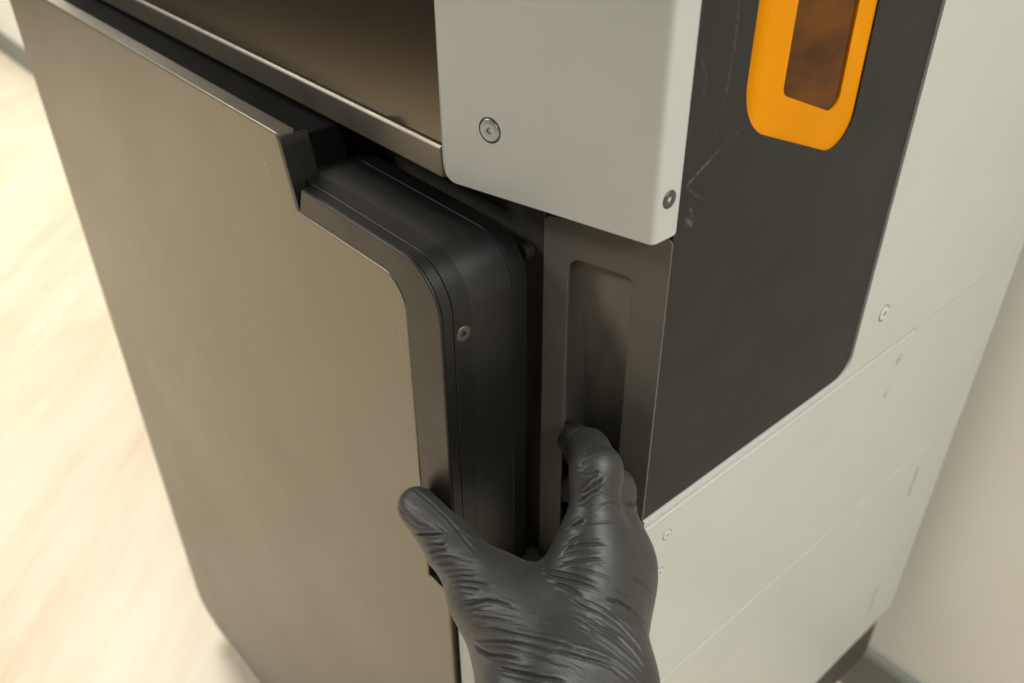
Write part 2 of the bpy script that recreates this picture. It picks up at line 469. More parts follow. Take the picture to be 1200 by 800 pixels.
# -- side: light grey sheets
G = M['grey']
lip = rounded([(.0153, -.1784), (.4653, -.1784), (.4653, .52), (.2119, .52), (.2119, -.1738), (.0153, -.1738)], [.0005, .0005, .001, .001, .0145, .0003], 10)
main = plate('grey_side_panel', SIDE, lip, 0, .0035, G, machine, bw=.0022)
strip = plate('grey_side_strip', SIDE, rounded([(.0153, -.2136), (.2990, -.2136), (.2990, -.1793), (.0153, -.1793)], .001), .0010, .0035, G, machine, bw=.0005)
low = plate('grey_lower_panel', SIDE, [(.0153, -.3484), (.4653, -.3484), (.4653, -.1792), (.2999, -.1792), (.2999, -.2145), (.0153, -.2145)], 0, .0035, G, machine, bw=.0002)
bottom = plate('grey_bottom_panel', SIDE, rounded([(.0153, -.6150), (.3985, -.6150), (.3983, -.3493), (.0153, -.3493)], .0015), .0006, .0035, G, machine, bw=.0005)
post = plate('grey_rear_post', SIDE, [(.3993, -.6200), (.4653, -.6200), (.4653, -.3490), (.3993, -.3490)], -.0004, .0035, G, machine, bw=.0002)
for z0, z1 in ((-.408, -.372), (-.574, -.535)):
    tag(plate('hinge_leaf', SIDE, rounded([(.3975, z0), (.4015, z0), (.4015, z1), (.3975, z1)], .001), .0012, .002, M['hinge'], post, bw=.0004), None)
for (y_, z_), r_, pa in (((.2407, -.1399), .0052, main), ((.2407, .30), .0052, main), ((.0354, -.1967), .0032, strip), ((.2841, -.1974), .0032, strip), ((.0345, -.2281), .0032, low), ((.2825, -.2274), .0032, low)):
    screw(SIDE, y_, z_, .0010 if pa is strip else 0, r_, M['screw_zinc'] if y_ < .25 else G, pa, .36)

# -- light grey block under the grip panel
plan_prism('grey_corner_block', rounded([(-.0740, -.0590), (-.046, -.0590), (-.044, -.0130), (-.0005, .0010), (-.0005, .0149), (-.0030, .30), (-.0740, .30)], [.003, .002, .004, .003, .0005, .001, .001], 5), -.70, -.2425, M['grey'], machine, bw=.0022)

# -- door: folded metal sheet with a cut-out for its handle
DY = .0617
door_out = (rounded([(-.6500, -.7880), (-.0772, -.7880), (-.0763, -.2395), (-.0952, -.2395), (-.0935, -.0356), (-.1895, -.0356), (-.1995, .0045), (-.6515, .0045)],
                    [.030, .004, .002, .0, .0165, .003, .001, .003], 10))
door = plate('door', FRONT, door_out, DY, .0106, M['door'], machine, bw=.0012, seg=3)
plate('door_inner_tray', FRONT, [(-.645, -.780), (-.083, -.780), (-.083, -.245), (-.100, -.245), (-.100, -.050), (-.205, -.050), (-.209, -.0045), (-.645, -.0045)], DY - .0108, .034, M['tray'], door, bw=.0015)
plate('door_trim', FRONT, [(-.610, -.7895), (-.085, -.7895), (-.085, -.7835), (-.610, -.7835)], DY + .0012, .004, M['silver'], door, bw=.0006)
# handle: front strip, body behind it, trim on the slanted end of the cut-out
def handle_path(i=0.0, lower=-.2290, left=-.181):
    return [(left, -.0197 - i)] + arc(-.0916, -.0452, .0252 - i, 90, 0, 12) + [(-.0671 - i, lower)]
inner = [(-.0942, -.2290)] + [(u, v) for u, v in arc(-.1094, -.0516, .0165, 2, 88, 9)] + [(-.1865, -.0347)]
hs = plate('handle_strip', FRONT, handle_path() + inner, DY + .0003, .0016, M['handle_front'], door, bw=.0012)
solid = lambda i, lo_: handle_path(i, lo_, -.200) + [(-.100, lo_), (-.100, -.050), (-.200, -.050)]
plate('handle_neck', FRONT, handle_path(.0002) + inner, DY - .0014, .0056, M['handle_black'], door, bw=.0002)
plate('handle_frame', FRONT, solid(.0000, -.2380), DY - .0073, .0100, M['handle_black'], door, bw=.0004)
plate('handle_body', FRONT, solid(.0005, -.2375), DY - .0173, .0258, M['handle_body'], door, bw=.0003)
plate('handle_rim', FRONT, solid(.0003, -.2378), DY - .0432, .0095, M['handle_black'], door, bw=.0003)
plate('handle_end', FRONT, rounded([(-.1993, .0030), (-.1897, -.0351), (-.1860, -.0351), (-.1945, -.0010), (-.1960, .0030)], [.0012, 0, 0, .001, .001], 3), DY + .0002, .0165, M['handle_black'], door, bw=.0006)
screw((Y, Z, X), -.0492, -.0560, -.0664, .0042, M['steel_dark'], door, .36)
# round catch on the chassis beside the handle
ck = bmesh.new()
bmesh.ops.create_cone(ck, cap_ends=True, segments=20, radius1=.0042, radius2=.0036, depth=.006, matrix=Matrix.Translation((-.0765, -.001, -.0345)) @ Matrix.Rotation(math.radians(90), 4, 'X'))
me = bpy.data.meshes.new('catch_pin'); ck.to_mesh(me); ck.free()
bevel(link('catch_pin', me, M['gap'], machine), .0006, 2)

# ------------------------------------------------------------------ gloved hand
JT = {
    'wr': ((0.0393, -0.0952, -0.1735), 0.0160),
    'wu': ((0.0497, -0.0727, -0.1810), 0.0165),
    'fr': ((0.0707, -0.1248, -0.1945), 0.0185),
    'fu': ((0.0794, -0.1048, -0.2078), 0.0200),
    'fre': ((0.0998, -0.1568, -0.2206), 0.0250),
    'fue': ((0.1070, -0.1398, -0.2368), 0.0260),
    'cmc': ((0.0174, -0.0823, -0.1779), 0.0150),
    'tmcp': ((-0.0181, -0.0782, -0.1709), 0.0148),
    'tip_': ((-0.0499, -0.0751, -0.1670), 0.0128),
    'ttip': ((-0.0835, -0.0723, -0.1658), 0.0112),
    'web0': ((-0.0154, -0.0746, -0.1791), 0.0110),
    'webc': ((0.0088, -0.0712, -0.1793), 0.0105),
    'web1': ((0.0155, -0.0465, -0.1634), 0.0115),
    'imcp': ((0.0120, -0.0379, -0.1518), 0.0125),
    'ipip': ((-0.0079, -0.0167, -0.1214), 0.0122),
    'idip': ((-0.0244, -0.0057, -0.1264), 0.0107),
    'itip': ((-0.0561, 0.0137, -0.1493), 0.0092),
    'mmcp': ((0.0106, -0.0247, -0.1675), 0.0125),
    'mpip': ((-0.0061, -0.0056, -0.1406), 0.0108),
    'mdip': ((-0.0295, 0.0032, -0.1560), 0.0095),
    'mtip': ((-0.0561, 0.0137, -0.1894), 0.0085),
    'rmcp': ((0.0094, -0.0223, -0.1899), 0.0125),
    'rpip': ((-0.0106, -0.0035, -0.1721), 0.0104),
    'rdip': ((-0.0305, 0.0047, -0.1864), 0.0092),
    'rtip': ((-0.0561, 0.0137, -0.2220), 0.0083),
    'pmcp': ((0.0150, -0.0209, -0.2154), 0.0115),
    'ppip': ((-0.0118, -0.0078, -0.2041), 0.0092),
    'pdip': ((-0.0274, -0.0008, -0.2138), 0.0082),
    'ptip': ((-0.0561, 0.0137, -0.2517), 0.0075),
}

WR = [
    ([(-0.0478,-0.0894,-0.1635), (-0.0423,-0.0873,-0.1593), (-0.0395,-0.0861,-0.1577), (-0.0367,-0.0849,-0.1563), (-0.0337,-0.0839,-0.1550), (-0.0306,-0.0830,-0.1537), (-0.0275,-0.0821,-0.1525), (-0.0247,-0.0811,-0.1515)], 0.00088, 0.00082),
    ([(-0.0441,-0.0896,-0.1641), (-0.0377,-0.0882,-0.1596), (-0.0320,-0.0866,-0.1559)], 0.00088, 0.00082),
    ([(-0.0388,-0.0904,-0.1639), (-0.0347,-0.0900,-0.1605), (-0.0312,-0.0893,-0.1577), (-0.0281,-0.0884,-0.1555), (-0.0253,-0.0872,-0.1538), (-0.0226,-0.0862,-0.1526), (-0.0200,-0.0850,-0.1517), (-0.0157,-0.0827,-0.1507)], 0.00088, 0.00082),
    ([(-0.0327,-0.0916,-0.1615), (-0.0289,-0.0911,-0.1583), (-0.0258,-0.0902,-0.1560), (-0.0229,-0.0892,-0.1543), (-0.0204,-0.0879,-0.1531), (-0.0178,-0.0868,-0.1522), (-0.0154,-0.0855,-0.1516)], 0.00088, 0.00082),
    ([(-0.0284,-0.0930,-0.1604), (-0.0248,-0.0924,-0.1577), (-0.0219,-0.0914,-0.1558), (-0.0185,-0.0901,-0.1542), (-0.0156,-0.0886,-0.1531), (-0.0132,-0.0874,-0.1525), (-0.0108,-0.0861,-0.1520), (-0.0085,-0.0848,-0.1516), (-0.0062,-0.0835,-0.1514)], 0.00088, 0.00082),
    ([(-0.0239,-0.0945,-0.1601), (-0.0186,-0.0927,-0.1564), (-0.0144,-0.0910,-0.1546), (-0.0099,-0.0895,-0.1536)], 0.00088, 0.00082),
    ([(-0.0147,-0.0974,-0.1623), (-0.0116,-0.0960,-0.1594), (-0.0089,-0.0942,-0.1572), (-0.0065,-0.0923,-0.1554), (-0.0043,-0.0903,-0.1539), (-0.0019,-0.0891,-0.1530), (0.0004,-0.0878,-0.1522), (0.0032,-0.0870,-0.1515), (0.0059,-0.0862,-0.1507), (0.0106,-0.0852,-0.1493)], 0.00105, 0.0014),
    ([(-0.0147,-0.0961,-0.1599), (-0.0107,-0.0940,-0.1571), (-0.0077,-0.0920,-0.1552)], 0.00072, 0.00046),
    ([(-0.0527,-0.0890,-0.1636), (-0.0468,-0.0872,-0.1589), (-0.0438,-0.0857,-0.1574), (-0.0410,-0.0842,-0.1563)], 0.00088, 0.00082),
    ([(-0.0663,-0.0856,-0.1641), (-0.0610,-0.0852,-0.1599), (-0.0567,-0.0842,-0.1569), (-0.0524,-0.0825,-0.1547), (-0.0490,-0.0804,-0.1534)], 0.00088, 0.00082),
    ([(-0.0557,-0.0872,-0.1605), (-0.0519,-0.0866,-0.1582), (-0.0488,-0.0855,-0.1568), (-0.0460,-0.0843,-0.1559), (-0.0434,-0.0829,-0.1553)], 0.00072, 0.00046),
    ([(-0.0078,-0.0965,-0.1595), (-0.0050,-0.0956,-0.1579), (-0.0024,-0.0945,-0.1564), (0.0007,-0.0932,-0.1547), (0.0037,-0.0919,-0.1532), (0.0063,-0.0910,-0.1521), (0.0089,-0.0900,-0.1510), (0.0114,-0.0890,-0.1499), (0.0139,-0.0880,-0.1489)], 0.00072, 0.00046),
    ([(-0.0053,-0.0980,-0.1608), (-0.0016,-0.0968,-0.1582), (0.0019,-0.0955,-0.1560), (0.0055,-0.0944,-0.1540), (0.0089,-0.0932,-0.1522), (0.0120,-0.0924,-0.1508), (0.0149,-0.0915,-0.1494), (0.0181,-0.0905,-0.1481), (0.0212,-0.0895,-0.1469)], 0.00088, 0.00082),
    ([(-0.0040,-0.0998,-0.1630), (-0.0001,-0.0991,-0.1601), (0.0027,-0.0982,-0.1578)], 0.00072, 0.00046),
    ([(-0.0013,-0.1007,-0.1630), (0.0018,-0.1000,-0.1602), (0.0046,-0.0991,-0.1578), (0.0075,-0.0983,-0.1558), (0.0103,-0.0975,-0.1539), (0.0133,-0.0969,-0.1522), (0.0162,-0.0963,-0.1506), (0.0197,-0.0957,-0.1488), (0.0231,-0.0949,-0.1472), (0.0266,-0.0937,-0.1458), (0.0299,-0.0924,-0.1448), (0.0327,-0.0907,-0.1441), (0.0354,-0.0888,-0.1438), (0.0374,-0.0876,-0.1438), (0.0393,-0.0863,-0.1439), (0.0411,-0.0849,-0.1441), (0.0445,-0.0837,-0.1446), (0.0466,-0.0819,-0.1453), (0.0486,-0.0800,-0.1460), (0.0507,-0.0783,-0.1469), (0.0528,-0.0765,-0.1478), (0.0550,-0.0748,-0.1489), (0.0571,-0.0730,-0.1501), (0.0592,-0.0718,-0.1513), (0.0612,-0.0706,-0.1526), (0.0635,-0.0696,-0.1540), (0.0657,-0.0685,-0.1557), (0.0674,-0.0678,-0.1571), (0.0690,-0.0671,-0.1587)], 0.00105, 0.0014),
    ([(0.0001,-0.1026,-0.1654), (0.0063,-0.1031,-0.1613), (0.0103,-0.1026,-0.1578), (0.0139,-0.1019,-0.1548), (0.0173,-0.1011,-0.1522), (0.0205,-0.1001,-0.1500), (0.0237,-0.0992,-0.1481), (0.0266,-0.0981,-0.1466), (0.0301,-0.0969,-0.1453), (0.0333,-0.0955,-0.1443), (0.0353,-0.0945,-0.1439), (0.0373,-0.0935,-0.1437), (0.0392,-0.0924,-0.1436), (0.0409,-0.0909,-0.1436), (0.0424,-0.0893,-0.1438), (0.0442,-0.0880,-0.1441), (0.0459,-0.0867,-0.1446), (0.0475,-0.0854,-0.1450), (0.0491,-0.0839,-0.1456), (0.0506,-0.0825,-0.1462), (0.0521,-0.0810,-0.1469), (0.0541,-0.0791,-0.1479), (0.0560,-0.0771,-0.1490), (0.0578,-0.0757,-0.1500), (0.0596,-0.0742,-0.1511), (0.0619,-0.0732,-0.1525), (0.0640,-0.0721,-0.1540), (0.0659,-0.0713,-0.1554), (0.0677,-0.0705,-0.1569)], 0.00105, 0.0014),
    ([(0.0087,-0.1045,-0.1611), (0.0131,-0.1041,-0.1571), (0.0172,-0.1034,-0.1537), (0.0216,-0.1028,-0.1506), (0.0255,-0.1020,-0.1482), (0.0282,-0.1015,-0.1470), (0.0306,-0.1008,-0.1459), (0.0330,-0.1001,-0.1451), (0.0352,-0.0993,-0.1446), (0.0373,-0.0984,-0.1442), (0.0393,-0.0974,-0.1440), (0.0412,-0.0963,-0.1439), (0.0431,-0.0952,-0.1439), (0.0449,-0.0940,-0.1441), (0.0468,-0.0925,-0.1445), (0.0486,-0.0910,-0.1450), (0.0504,-0.0894,-0.1456)], 0.00088, 0.00082),
    ([(0.0026,-0.1041,-0.1661), (0.0094,-0.1058,-0.1622), (0.0168,-0.1069,-0.1565), (0.0202,-0.1066,-0.1536), (0.0232,-0.1061,-0.1513), (0.0266,-0.1054,-0.1491), (0.0298,-0.1045,-0.1474), (0.0322,-0.1036,-0.1463), (0.0345,-0.1027,-0.1455)], 0.00105, 0.0014),
    ([(0.0182,-0.1080,-0.1563), (0.0227,-0.1081,-0.1529), (0.0267,-0.1079,-0.1504), (0.0295,-0.1074,-0.1488), (0.0320,-0.1069,-0.1477), (0.0344,-0.1061,-0.1468), (0.0374,-0.1046,-0.1458), (0.0401,-0.1029,-0.1451), (0.0424,-0.1014,-0.1449), (0.0446,-0.0998,-0.1448)], 0.00088, 0.00082),
    ([(0.0252,-0.1102,-0.1528), (0.0282,-0.1099,-0.1509), (0.0309,-0.1094,-0.1494), (0.0333,-0.1088,-0.1483), (0.0366,-0.1075,-0.1471), (0.0397,-0.1061,-0.1463), (0.0416,-0.1051,-0.1459), (0.0435,-0.1040,-0.1458), (0.0453,-0.1029,-0.1457), (0.0477,-0.1009,-0.1457), (0.0500,-0.0988,-0.1460), (0.0522,-0.0967,-0.1465), (0.0544,-0.0945,-0.1473)], 0.00105, 0.0014),
    ([(0.0247,-0.0670,-0.1445), (0.0274,-0.0663,-0.1446), (0.0300,-0.0655,-0.1449), (0.0323,-0.0645,-0.1454), (0.0346,-0.0633,-0.1460), (0.0370,-0.0617,-0.1469), (0.0394,-0.0601,-0.1479), (0.0422,-0.0588,-0.1491), (0.0449,-0.0574,-0.1504), (0.0475,-0.0567,-0.1516), (0.0501,-0.0559,-0.1529), (0.0526,-0.0554,-0.1542), (0.0550,-0.0548,-0.1557), (0.0573,-0.0546,-0.1569), (0.0594,-0.0544,-0.1584), (0.0613,-0.0547,-0.1594), (0.0632,-0.0549,-0.1607)], 0.00105, 0.0014),
    ([(0.0321,-0.0709,-0.1453), (0.0346,-0.0704,-0.1456), (0.0370,-0.0698,-0.1459), (0.0396,-0.0690,-0.1464), (0.0421,-0.0683,-0.1469), (0.0450,-0.0678,-0.1476), (0.0478,-0.0674,-0.1483)], 0.00072, 0.00046),
    ([(0.0365,-0.0739,-0.1453), (0.0388,-0.0726,-0.1457), (0.0410,-0.0712,-0.1462), (0.0436,-0.0705,-0.1468), (0.0462,-0.0698,-0.1474), (0.0482,-0.0691,-0.1480), (0.0501,-0.0684,-0.1487), (0.0520,-0.0676,-0.1494), (0.0545,-0.0669,-0.1504), (0.0570,-0.0661,-0.1515), (0.0594,-0.0652,-0.1528), (0.0617,-0.0642,-0.1543), (0.0637,-0.0636,-0.1558), (0.0656,-0.0628,-0.1575), (0.0673,-0.0625,-0.1590), (0.0689,-0.0620,-0.1608)], 0.00088, 0.00082),
    ([(0.0427,-0.0551,-0.1504), (0.0449,-0.0539,-0.1519), (0.0471,-0.0526,-0.1534), (0.0496,-0.0517,-0.1552), (0.0520,-0.0506,-0.1571), (0.0538,-0.0501,-0.1586), (0.0555,-0.0494,-0.1603), (0.0570,-0.0485,-0.1623)], 0.00088, 0.00082),
    ([(0.0346,-0.0539,-0.1457), (0.0361,-0.0522,-0.1468), (0.0375,-0.0502,-0.1481), (0.0387,-0.0482,-0.1496), (0.0405,-0.0464,-0.1520), (0.0422,-0.0444,-0.1548), (0.0438,-0.0434,-0.1571), (0.0453,-0.0423,-0.1596), (0.0473,-0.0420,-0.1618), (0.0492,-0.0417,-0.1640), (0.0510,-0.0422,-0.1653), (0.0529,-0.0426,-0.1665)], 0.00105, 0.0014),
    ([(0.0391,-0.0471,-0.1502), (0.0408,-0.0452,-0.1528), (0.0424,-0.0430,-0.1558), (0.0442,-0.0410,-0.1595), (0.0457,-0.0385,-0.1641), (0.0467,-0.0370,-0.1678), (0.0453,-0.0321,-0.1772)], 0.00088, 0.00082),
    ([(0.0497,-0.0618,-0.1503), (0.0534,-0.0609,-0.1519), (0.0556,-0.0605,-0.1529), (0.0578,-0.0600,-0.1541), (0.0603,-0.0598,-0.1554), (0.0626,-0.0595,-0.1570), (0.0647,-0.0596,-0.1584), (0.0667,-0.0596,-0.1601)], 0.00088, 0.00082),
    ([(0.0303,-0.0605,-0.1443), (0.0324,-0.0594,-0.1450), (0.0344,-0.0582,-0.1459), (0.0363,-0.0569,-0.1469), (0.0384,-0.0556,-0.1482), (0.0405,-0.0542,-0.1496)], 0.00072, 0.00046),
    ([(0.0356,-0.0664,-0.1461), (0.0380,-0.0657,-0.1466), (0.0402,-0.0650,-0.1472), (0.0426,-0.0641,-0.1479), (0.0449,-0.0631,-0.1487)], 0.00072, 0.00046),
    ([(0.0099,-0.0582,-0.1418), (0.0125,-0.0568,-0.1399), (0.0149,-0.0550,-0.1385), (0.0169,-0.0530,-0.1374), (0.0188,-0.0508,-0.1366), (0.0207,-0.0486,-0.1362), (0.0225,-0.0463,-0.1361), (0.0249,-0.0432,-0.1367)], 0.00088, 0.00082),
    ([(0.0075,-0.0552,-0.1403), (0.0084,-0.0531,-0.1383), (0.0092,-0.0509,-0.1364), (0.0114,-0.0490,-0.1349), (0.0133,-0.0468,-0.1337), (0.0155,-0.0449,-0.1331), (0.0174,-0.0427,-0.1329), (0.0193,-0.0404,-0.1330), (0.0210,-0.0379,-0.1336)], 0.00088, 0.00082),
    ([(0.0060,-0.0505,-0.1371), (0.0082,-0.0473,-0.1341), (0.0097,-0.0456,-0.1329), (0.0110,-0.0437,-0.1319), (0.0123,-0.0418,-0.1312)], 0.00088, 0.00082),
    ([(0.0093,-0.0523,-0.1374), (0.0096,-0.0499,-0.1357), (0.0098,-0.0475,-0.1340), (0.0121,-0.0443,-0.1323), (0.0142,-0.0427,-0.1319), (0.0160,-0.0409,-0.1318), (0.0177,-0.0389,-0.1320)], 0.00072, 0.00046),
    ([(0.0010,-0.0451,-0.1351), (0.0026,-0.0436,-0.1330), (0.0040,-0.0419,-0.1313), (0.0063,-0.0386,-0.1290)], 0.00088, 0.00082),
    ([(0.0036,-0.0455,-0.1341), (0.0061,-0.0425,-0.1313), (0.0081,-0.0391,-0.1293), (0.0105,-0.0366,-0.1288), (0.0126,-0.0338,-0.1288), (0.0139,-0.0315,-0.1292), (0.0149,-0.0290,-0.1300), (0.0157,-0.0261,-0.1314)], 0.00072, 0.00046),
    ([(0.0065,-0.0563,-0.1418), (0.0091,-0.0548,-0.1393), (0.0113,-0.0529,-0.1374), (0.0136,-0.0511,-0.1361), (0.0157,-0.0491,-0.1351), (0.0179,-0.0472,-0.1347), (0.0199,-0.0451,-0.1346), (0.0217,-0.0428,-0.1348)], 0.00072, 0.00046),
    ([(-0.0002,-0.0622,-0.1508), (0.0036,-0.0617,-0.1483), (0.0075,-0.0613,-0.1455), (0.0113,-0.0609,-0.1434), (0.0147,-0.0602,-0.1419), (0.0178,-0.0591,-0.1410), (0.0206,-0.0578,-0.1405), (0.0234,-0.0565,-0.1405), (0.0261,-0.0551,-0.1409), (0.0285,-0.0534,-0.1416), (0.0307,-0.0515,-0.1426)], 0.00088, 0.00082),
    ([(0.0036,-0.0636,-0.1491), (0.0075,-0.0636,-0.1469), (0.0112,-0.0634,-0.1451), (0.0146,-0.0626,-0.1436), (0.0177,-0.0617,-0.1425), (0.0210,-0.0602,-0.1417), (0.0241,-0.0585,-0.1415), (0.0267,-0.0570,-0.1418), (0.0291,-0.0553,-0.1424), (0.0315,-0.0536,-0.1435), (0.0337,-0.0516,-0.1448)], 0.00088, 0.00082),
    ([(0.0157,-0.0571,-0.1398), (0.0184,-0.0557,-0.1391), (0.0209,-0.0541,-0.1387), (0.0235,-0.0526,-0.1389), (0.0259,-0.0509,-0.1394), (0.0282,-0.0490,-0.1402), (0.0303,-0.0470,-0.1414), (0.0329,-0.0439,-0.1437)], 0.00072, 0.00046),
    ([(0.0139,-0.0653,-0.1451), (0.0170,-0.0646,-0.1441), (0.0198,-0.0637,-0.1434), (0.0228,-0.0632,-0.1432), (0.0256,-0.0626,-0.1434), (0.0288,-0.0617,-0.1440)], 0.00088, 0.00082),
    ([(0.0336,-0.0359,-0.1457), (0.0356,-0.0317,-0.1510), (0.0370,-0.0275,-0.1568), (0.0379,-0.0239,-0.1636)], 0.00088, 0.00082),
    ([(0.0206,-0.0512,-0.1373), (0.0222,-0.0494,-0.1371), (0.0237,-0.0474,-0.1371), (0.0266,-0.0447,-0.1381)], 0.00072, 0.00046),
    ([(0.0342,-0.0480,-0.1451), (0.0358,-0.0460,-0.1467), (0.0372,-0.0438,-0.1487), (0.0392,-0.0399,-0.1530)], 0.00072, 0.00046),
    ([(-0.0292,-0.0139,-0.1185), (-0.0313,-0.0107,-0.1178), (-0.0307,-0.0078,-0.1162), (-0.0283,-0.0055,-0.1149), (-0.0262,-0.0046,-0.1144)], 0.00088, 0.00082),
    ([(-0.0262,-0.0140,-0.1165), (-0.0259,-0.0114,-0.1150), (-0.0238,-0.0083,-0.1137)], 0.00072, 0.00046),
    ([(-0.0134,-0.0223,-0.1101), (-0.0140,-0.0189,-0.1093), (-0.0119,-0.0164,-0.1083)], 0.00088, 0.00082),
    ([(-0.0091,-0.0271,-0.1124), (-0.0079,-0.0244,-0.1100), (-0.0067,-0.0211,-0.1084)], 0.00088, 0.00082),
    ([(-0.0080,-0.0281,-0.1137), (-0.0066,-0.0256,-0.1110), (-0.0052,-0.0220,-0.1090)], 0.00072, 0.00046),
    ([(-0.0028,-0.0281,-0.1150), (-0.0015,-0.0255,-0.1130), (-0.0004,-0.0233,-0.1120)], 0.00088, 0.00082),
    ([(-0.0030,-0.0321,-0.1215), (-0.0019,-0.0294,-0.1174), (-0.0006,-0.0264,-0.1145), (0.0001,-0.0243,-0.1131)], 0.00088, 0.00082),
    ([(-0.0025,-0.0331,-0.1232), (0.0001,-0.0302,-0.1198), (0.0010,-0.0284,-0.1181), (0.0018,-0.0264,-0.1166), (0.0028,-0.0229,-0.1149)], 0.00088, 0.00082),
    ([(-0.0018,-0.0358,-0.1271), (-0.0001,-0.0332,-0.1236), (0.0012,-0.0312,-0.1217), (0.0024,-0.0290,-0.1200), (0.0037,-0.0259,-0.1183)], 0.00088, 0.00082),
    ([(0.0053,-0.0339,-0.1258), (0.0066,-0.0319,-0.1251), (0.0077,-0.0296,-0.1246), (0.0087,-0.0272,-0.1247), (0.0094,-0.0244,-0.1251), (0.0100,-0.0208,-0.1271), (0.0058,-0.0113,-0.1367)], 0.00072, 0.00046),
    ([(0.0032,-0.0439,-0.1330), (0.0042,-0.0415,-0.1310), (0.0060,-0.0389,-0.1291)], 0.00088, 0.00082),
    ([(0.0059,-0.0114,-0.1368), (0.0071,-0.0077,-0.1385), (0.0050,0.0003,-0.1443)], 0.0014, 0.001),
    ([(-0.0907,-0.0713,-0.1574), (-0.0842,-0.0717,-0.1547), (-0.0798,-0.0715,-0.1546), (-0.0755,-0.0713,-0.1547), (-0.0708,-0.0713,-0.1547), (-0.0663,-0.0713,-0.1547), (-0.0616,-0.0714,-0.1544), (-0.0564,-0.0720,-0.1534), (-0.0515,-0.0731,-0.1526), (-0.0473,-0.0737,-0.1527), (-0.0441,-0.0740,-0.1532), (-0.0410,-0.0743,-0.1537), (-0.0376,-0.0747,-0.1539), (-0.0343,-0.0752,-0.1536), (-0.0306,-0.0759,-0.1528), (-0.0268,-0.0768,-0.1517)], 0.001, 0.0007),
    ([(-1919143674064591360.0000,1132029540493150080.0000,-2210063879011083008.0000), (-0.0832,-0.0810,-0.1587), (-0.0770,-0.0799,-0.1569), (-0.0707,-0.0790,-0.1559), (-0.0643,-0.0783,-0.1552)], 0.0018, 0.0008),
    ([(-0.0866,-0.0823,-0.1619), (-0.0805,-0.0833,-0.1620), (-0.0764,-0.0834,-0.1611), (-0.0725,-0.0835,-0.1604), (-0.0682,-0.0832,-0.1591), (-0.0640,-0.0828,-0.1580), (-0.0594,-0.0820,-0.1561), (-0.0551,-0.0812,-0.1544)], 0.0017, 0.0008),
    ([(-0.0684,-0.0855,-0.1651), (-0.0628,-0.0853,-0.1611), (-0.0578,-0.0847,-0.1579), (-0.0541,-0.0833,-0.1555), (-0.0511,-0.0815,-0.1540), (-0.0472,-0.0792,-0.1532)], 0.00088, 0.00082),
    ([(-0.0562,-0.0875,-0.1615), (-0.0522,-0.0870,-0.1589), (-0.0490,-0.0860,-0.1573), (-0.0462,-0.0841,-0.1557), (-0.0439,-0.0818,-0.1547)], 0.00088, 0.00082),
    ([(-0.0584,-0.0787,-0.1541), (-0.0546,-0.0788,-0.1534), (-0.0512,-0.0787,-0.1529), (-0.0460,-0.0788,-0.1532)], 0.00072, 0.00046),
    ([(-0.0515,-0.0731,-0.1526), (-0.0473,-0.0730,-0.1528), (-0.0436,-0.0726,-0.1535), (-0.0389,-0.0710,-0.1547), (-0.0337,-0.0698,-0.1551)], 0.00072, 0.00046),
]

def rcone(p, a, ra, b, rb):
    """signed distance to a round cone from a (radius ra) to b (radius rb)"""
    a = np.array(a, np.float32); b = np.array(b, np.float32)
    ba = b - a; l2 = float(ba @ ba); rr = ra - rb; a2 = l2 - rr * rr; il2 = 1.0 / l2
    pa = p - a
    y = pa @ ba; z = y - l2
    x2 = ((pa * l2 - y[:, None] * ba) ** 2).sum(1)
    y2 = y * y * l2; z2 = z * z * l2
    k = np.sign(rr) * rr * rr * x2
    d = (np.sqrt(x2 * a2 * il2) + y * rr) * il2 - ra
    c1 = np.sign(z) * a2 * z2 > k
    d = np.where(c1, np.sqrt(x2 + z2) * il2 - rb, d)
    c2 = (~c1) & (np.sign(y) * a2 * y2 < k)
    d = np.where(c2, np.sqrt(x2 + y2) * il2 - ra, d)
    return d.astype(np.float32)
def smin(a, b, k):
    h = np.maximum(k - np.abs(a - b), 0) / k
    return np.minimum(a, b) - h * h * k * .25
def chain(p, names, k):
    d = None
    for n0, n1 in zip(names, names[1:]):
        (a, ra), (b, rb) = JT[n0], JT[n1]
        e = rcone(p, a, ra, b, rb)
        d = e if d is None else smin(d, e, k)
    return d
def hand_sdf(p):
    palm = None
    for ch in (('wr', 'imcp'), ('wu', 'mmcp'), ('wu', 'rmcp'), ('wu', 'pmcp'), ('wr', 'mmcp'), ('imcp', 'mmcp'), ('mmcp', 'rmcp'), ('rmcp', 'pmcp'), ('wr', 'wu'), ('wr', 'fr', 'fre'), ('wu', 'fu', 'fue'), ('wr', 'cmc', 'webc'), ('cmc', 'tmcp')):
        e = chain(p, ch, .012)
        palm = e if palm is None else smin(palm, e, .024)
    thumb = chain(p, ('cmc', 'tmcp', 'tip_', 'ttip'), .007)
    d = smin(palm, thumb, .018)
    d = smin(d, chain(p, ('web0', 'webc', 'web1'), .010), .018)
    f = chain(p, ('imcp', 'ipip', 'idip', 'itip'), .006)
    for q in 'mrp':
        f = smin(f, chain(p, (q + 'mcp', q + 'pip', q + 'dip', q + 'tip'), .006), .0018)
    return smin(d, f, .012)
